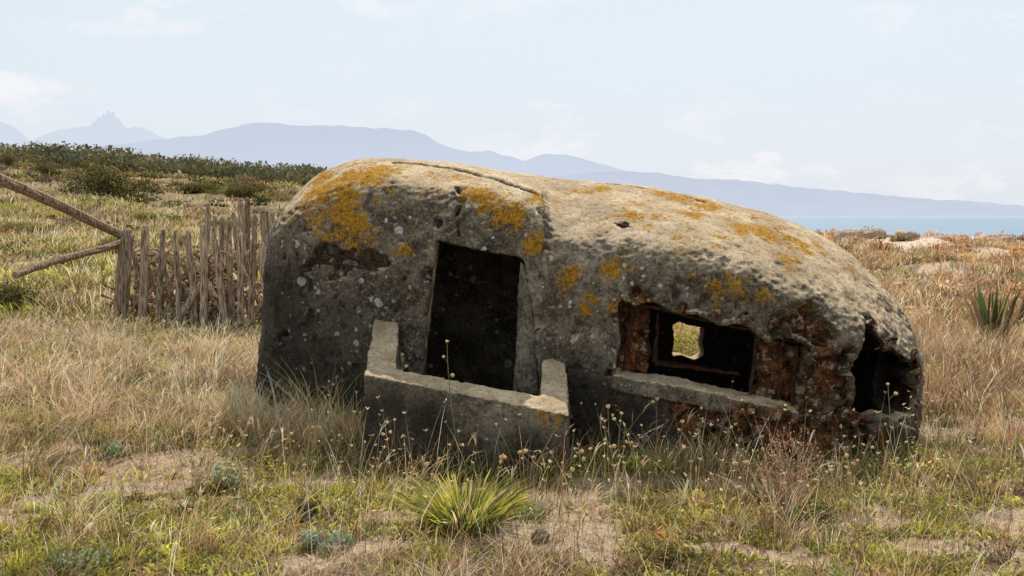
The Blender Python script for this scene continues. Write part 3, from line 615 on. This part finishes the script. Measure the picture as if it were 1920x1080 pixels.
# ---------------------------------------------------------------- shrubs
def shrub_mesh(n,lumps,rx,rz,leaf,cols,dead=0):
    L=[(rng.uniform(-.7,.7)*rx,rng.uniform(-.5,.5)*rx,rng.uniform(.15,.62)*rz,rng.uniform(.28,.5)) for _ in range(lumps)]
    li=rng.integers(0,lumps,n); L=np.array(L)[li]
    dv=rng.standard_normal((n,3)); dv/=np.linalg.norm(dv,axis=1)[:,None]; rr=rng.random(n)**.35
    P=np.stack([L[:,0]+dv[:,0]*L[:,3]*rx*rr,L[:,1]+dv[:,1]*L[:,3]*rx*rr,L[:,2]+dv[:,2]*L[:,3]*rz*rr],-1); P[:,2]=np.maximum(P[:,2],.02)
    a=rng.standard_normal((n,3)); a/=np.linalg.norm(a,axis=1)[:,None]; b=np.cross(a,rng.standard_normal((n,3))); b/=np.linalg.norm(b,axis=1)[:,None]
    s=(leaf*(.5+rng.random(n)))[:,None]
    V=np.stack([P-a*s,P-b*s*.45,P+a*s,P+b*s*.45],1).reshape(-1,3)
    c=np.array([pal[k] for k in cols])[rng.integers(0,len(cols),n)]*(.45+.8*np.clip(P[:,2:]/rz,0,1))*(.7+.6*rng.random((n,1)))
    return quadmesh('foliage',V,np.arange(n*4).reshape(-1,4),np.repeat(np.clip(c,0,1),4,0))
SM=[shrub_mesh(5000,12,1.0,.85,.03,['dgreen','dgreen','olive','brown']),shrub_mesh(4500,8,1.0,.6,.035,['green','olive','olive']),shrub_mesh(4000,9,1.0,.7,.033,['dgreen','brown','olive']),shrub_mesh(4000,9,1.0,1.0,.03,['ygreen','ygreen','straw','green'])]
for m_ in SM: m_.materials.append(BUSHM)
def place_shrub(px,Y,sx,sz,v,label,group=None):
    x=(px-960)/F*Y; o=bpy.data.objects.new('shrub',SM[v]); COL.objects.link(o); o.location=(x,Y,zg(x,Y)-.05); o.scale=(sx,sx,sz); o.rotation_euler[2]=random.uniform(0,6)
    tag(o,label,'shrub',group)
place_shrub(213,44,1.9,2.5,0,'broad dark green shrub on the left slope above the slanting rails')
place_shrub(455,60,1.5,1.5,2,'dark rounded shrub on the slope just left of the bunker roof')
place_shrub(290,38,.8,.7,1,'small green shrub right of the broad dark one on the slope')
place_shrub(60,34,1.3,.9,1,'bright green bushy patch at the left edge of the slope')
place_shrub(215,24,.5,.8,1,'leafy green shrub behind the corner post of the fence')
place_shrub(300,22,.5,.55,1,'low green shrub behind the first fence stakes')
place_shrub(10,15.5,.6,.6,0,'dark green shrub at the left edge beside the lower rail')
place_shrub(1280,10.3,.5,.62,3,'yellow-green shrub seen through the small window of the bunker')
for k in range(16):
    place_shrub(random.uniform(-40,600),random.uniform(56,88),random.uniform(.9,1.8),random.uniform(.8,1.4),(k%2)*2,'low dark shrub scattered on the far left slope','low shrubs scattered on the far left slope')
n=1000; px=rng.uniform(-200,760,n); Y=rng.uniform(82,112,n); X=(px-960)/F*Y; Z=H(X,Y); VV=[];CC=[]
for q in range(n):
    m_=110; r=rng.uniform(.7,1.9); dv=rng.standard_normal((m_,3)); dv/=np.linalg.norm(dv,axis=1)[:,None]
    P=np.array([X[q],Y[q],Z[q]+r*.3])+dv*np.array([r*1.3,r,r*.62])*(rng.random((m_,1))**.3)
    a=rng.standard_normal((m_,3))*.10; b=rng.standard_normal((m_,3))*.08
    VV.append(np.stack([P-a,P-b,P+a,P+b],1).reshape(-1,3)); sh=rng.uniform(.6,1.4); base=(np.array([.07,.075,.03]) if q%2 else pal['olive']*.5)+np.array([.055,.052,.045])  # pale offset paints distance haze into the leaf colour
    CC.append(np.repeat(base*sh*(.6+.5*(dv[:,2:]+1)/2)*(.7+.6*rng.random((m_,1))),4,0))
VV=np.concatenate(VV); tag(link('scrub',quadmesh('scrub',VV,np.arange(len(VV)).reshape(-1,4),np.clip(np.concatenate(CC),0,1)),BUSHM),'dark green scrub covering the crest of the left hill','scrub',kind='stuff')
# ---------------------------------------------------------------- individual plants
def ground_pt(px,py):
    Y=1.6*F/max(py-405,20)
    for _ in range(6):
        x=(px-960)/F*Y; z=zg(x,Y); Y=(EYE-z)*F/(py-405)*1.0
    return np.array([(px-960)/F*Y,Y,zg((px-960)/F*Y,Y)])
def tuft_thing(name,px,py,n,h,w,cols,ws,spread,lean,label,cat='plant',droop=.4,wind=0.0):
    c=ground_pt(px,py); B=Blades(); a=rng.random(n)*2*math.pi; r=np.sqrt(rng.random(n))
    P=np.stack([c[0]+np.cos(a)*r*spread,c[1]+np.sin(a)*r*spread,np.full(n,c[2]-.01)],-1)
    L=np.stack([np.cos(a)*r*lean+wind,np.sin(a)*r*lean],-1)+.12*rng.standard_normal((n,2))
    B.add(P,h*(.55+.5*rng.random(n)),w*(.6+.6*rng.random(n)),L,pick(n,cols,ws),droop); o=B.build(name,LEAF,tuple(c)); tag(o,label,cat)
tuft_thing('spiky_tuft',868,1000,460,.31,.015,['ygreen','green','dgreen','straw'],[4.5,3,1.2,.6],.18,.95,'bright yellow-green spiky tuft in the centre foreground',droop=.35)
tuft_thing('grass_clump',600,815,90,.70,.005,['straw','ygreen','brown','pale'],[2,1,1,1],.14,.9,'tall arching grass clump left of the parapet','grass',wind=-.12)
tuft_thing('grass_clump',1030,905,50,.36,.005,['olive','straw','ygreen'],[2,2,1],.12,.9,'green and straw grass clump before the parapet corner','grass')
tuft_thing('grass_clump',1330,900,60,.38,.005,['olive','straw','ygreen'],[2,2,1],.16,.9,'arching green grass clump below the window slot','grass')
tuft_thing('agave',1862,650,46,.84,.05,['olive','brown','dgreen'],[2,3,2.5],.18,.42,'dark spiky agave among brown grass at the right edge',droop=.1)
tuft_thing('agave',1912,620,30,.6,.045,['dgreen','brown'],[2,2],.15,.45,'smaller dark spiky agave at the far right edge',droop=.1)
def herb(px,py,R,hh,cols,label,n=900,leaf=.010):
    c=ground_pt(px,py); me=shrub_mesh(n,9,R,hh,leaf,cols); o=link('herb',me,BUSHM); o.location=c; tag(o,label,'plant')
herb(200,868,.13,.14,['grey','grey','green'],'grey-green herb in the left foreground, upper of three')
herb(415,925,.17,.19,['grey','grey','green'],'grey-green leafy herb left of centre foreground, largest of the silvery plants')
herb(120,1078,.18,.12,['grey','green'],'silvery herb cut by the bottom left edge')
herb(245,650,.27,.26,['grey','green','green'],'green leafy herb beneath the corner post of the fence')
herb(685,850,.16,.20,['grey','green'],'silvery green thistle-like plant beside the parapet corner')
herb(605,1045,.13,.11,['grey','grey'],'small silvery herb at the bottom, left of the spiky tuft')
herb(1530,995,.15,.15,['dgreen','green','olive'],'dark green rounded herb in the right foreground',1200)
herb(555,985,.09,.12,['dgreen','brown'],'small dark herb left of the spiky tuft')
herb(1285,1070,.13,.12,['dgreen','green','rust'],'dark small herb at the bottom right of centre')
herb(1220,900,.16,.13,['green','ygreen'],'low green weed under the window slot')
def bramble(px,py,hh,label,n0=16):
    c=ground_pt(px,py); mb=MB()
    def grow(p,dv,l,r,dep):
        P=[p]
        for k in range(4):
            dv=dv+np.array([random.gauss(0,.18),random.gauss(0,.18),random.gauss(0,.12)]); dv/=np.linalg.norm(dv); P.append(P[-1]+dv*l/4)
        s=random.uniform(.8,1.4); mb.tube(P,[r*(1-.12*k) for k in range(5)],4,(s*1.1,s*.92,s*.88))
        if dep>0:
            for k in range(4): 
                q=P[random.randint(1,4)]; nd_=dv+np.array([random.gauss(0,.7),random.gauss(0,.7),random.gauss(0,.5)]); grow(q,nd_/np.linalg.norm(nd_),l*.55,r*.6,dep-1)
        else: mb.ball(P[-1],.005,(1.5,1.2,1.12))
    for k in range(n0): 
        a=random.uniform(0,6.3); grow(c,np.array([math.cos(a)*.6,math.sin(a)*.6,1.0])/1.2,hh*.6,.003,2)
    o=mb.build('dead_shrub',TWIG,None,False,tuple(c)); tag(o,label,'shrub')
bramble(1480,945,.46,'dead pinkish-brown twiggy shrub in front of the rusted pier',16)
fl=[(1140,762,930,'tall dried flower nearest the window sill, left one of a pair'),(1165,775,960,'tall dried flower nearest the window sill, right one of a pair'),(1232,748,900,'tall dried flower in front of the middle of the window sill'),(1665,720,905,'tall dried flower in front of the broken right opening'),
(565,608,800,'very tall dry flower stalk before the dark left wall'),(617,715,860,'dry flower stalk before the lower left wall'),(668,735,890,'dry flower stalk with pinkish head at the parapet corner'),(838,640,900,'tall thin stalk rising in front of the doorway'),(755,665,880,'thin stalk at the left end of the doorway'),
(1280,790,930,None),(1302,818,920,None),(740,787,930,None),(975,848,985,None),(940,857,960,None),(1055,868,960,None),(1430,842,950,None),(1550,885,980,None),(1115,850,950,None),(1185,830,940,None),(1380,870,960,None),(1620,850,940,None),(1600,870,960,None),(800,870,1010,None),(700,960,1060,None),(1085,960,1060,None),(460,880,960,None),(340,940,1030,None),(1750,900,1000,None),(1690,930,1040,None),(250,1000,1075,None)]
for px,ty,by,lb in fl:
    c=ground_pt(px+random.uniform(-25,25),by); t=at(px,ty,c[1]+random.uniform(0,.15)); root=empty('dried_flower',tuple(c),lb or 'short dried flower stalk among the foreground grass','flower',None if lb else 'short dried flower stalks in the foreground')
    mb=MB(); t=t-c; P=[t*s+np.array([.03*math.sin(s*3+px),0,0])*(s*(1-s))*2 for s in np.linspace(0,1,7)]
    g_=random.random(); col=(.9,.8,.6) if g_>.4 else (.6,.75,.4); mb.tube(P,[.0028*(1-.4*s) for s in np.linspace(0,1,7)],5,col)
    ends=[P[-1]]
    for k in range(random.randint(1,3)):
        s0=P[random.randint(3,5)]; e=s0+np.array([random.uniform(-.06,.06),random.uniform(-.03,.03),random.uniform(.04,.09)]); mb.tube([s0,(s0+e)/2+np.array([0,0,.005]),e],.0013,4,col); ends.append(e)
    mb.build('stem',TWIG,root)
    for e in ends:
        hb=MB(); hb.ball(e,random.uniform(.009,.015),(1,1,1),.8,.25); hb.build('flower_head',HEAD,root)
def stone(px,py,r,label,sh=1,Y=None,name='stone',group=None,flat=.75):
    c=ground_pt(px,py) if Y is None else np.array([(px-960)/F*Y,Y,zg((px-960)/F*Y,Y)])
    me=bpy.data.meshes.new('stone'); bm=bmesh.new(); bmesh.ops.create_icosphere(bm,subdivisions=3 if Y else 4,radius=r)
    for v in bm.verts:
        p=v.co/r; k=1+.9*(float(fbm(p.x*1.3+px,p.y*1.3,p.z*1.3,4))-.5)+.35*(float(fbm(p.x*5+px,p.y*5,p.z*5,3))-.5); v.co=v.co*k; v.co.z*=flat
    bm.to_mesh(me); bm.free(); setcol(me,'Col',np.full((len(me.vertices),3),sh)); o=link(name,me,STONE,smooth=True); o.location=(c[0],c[1],c[2]+r*.3); tag(o,label,name,group)
stone(1014,1025,.05,'dark brown stone right of the spiky tuft')
stone(935,1060,.022,'small brown stone below the spiky tuft')
stone(60,880,.03,'small stone on the sandy patch at the left',2.5)
for k,px in enumerate((1560,1592,1622,1655,1672,1700,1742,1790,1838,1890,1640,1770,1605,1720,1860)):
    stone(px,0,random.uniform(.3,.65)*(1.25 if k in(1,3) else 1),'low weathered rock on the sandy shore right of the bunker',3.0,random.uniform(44,54),'rock','low rocks along the sandy shore',.55)
# ---------------------------------------------------------------- light
A=math.radians(12); E=math.radians(56)
s=Vector((math.cos(E)*math.sin(A),math.cos(E)*math.cos(A),math.sin(E)))
sl=bpy.data.lights.new('sun','SUN'); sl.energy=5.0; sl.angle=math.radians(.5); sl.color=(1,.92,.79)
so=bpy.data.objects.new('sun',sl); COL.objects.link(so); so.rotation_euler=s.to_track_quat('Z','Y').to_euler(); so.location=(0,0,20)
w=bpy.data.worlds.new('World'); sc.world=w; w.use_nodes=True; nt=w.node_tree; nt.nodes.clear()
sky=nd(nt,'ShaderNodeTexSky',sky_type='NISHITA'); sky.sun_disc=False; sky.sun_elevation=E; sky.sun_rotation=A; sky.dust_density=2.5; sky.air_density=1.0
D=nd(nt,'ShaderNodeTexCoord').outputs['Generated']; mp=nd(nt,'ShaderNodeMapping',{'Vector':D,'Scale':(1,1,2.4),'Location':(.3,0,.1)}).outputs[0]
cn=noise(nt,mp,8.5,10,.66,.2); cl=mth(nt,'MULTIPLY',ramp(nt,cn,.52,.66),ramp(nt,noise(nt,mp,2.6,2,.5),.38,.56))
zz=nd(nt,'ShaderNodeSeparateXYZ',{'Vector':D}).outputs[2]
hz=mix(nt,ramp(nt,zz,0,.30),(8.1,8.6,9.35,1),(7.85,8.95,9.7,1))
skc=mix(nt,.88,sky.outputs[0],hz)
skc=mix(nt,mth(nt,'MULTIPLY',cl,.9),skc,(9.8,9.5,9.7,1))
bg=nd(nt,'ShaderNodeBackground',{'Color':skc,'Strength':.101}); nd(nt,'ShaderNodeOutputWorld',{'Surface':bg.outputs[0]})
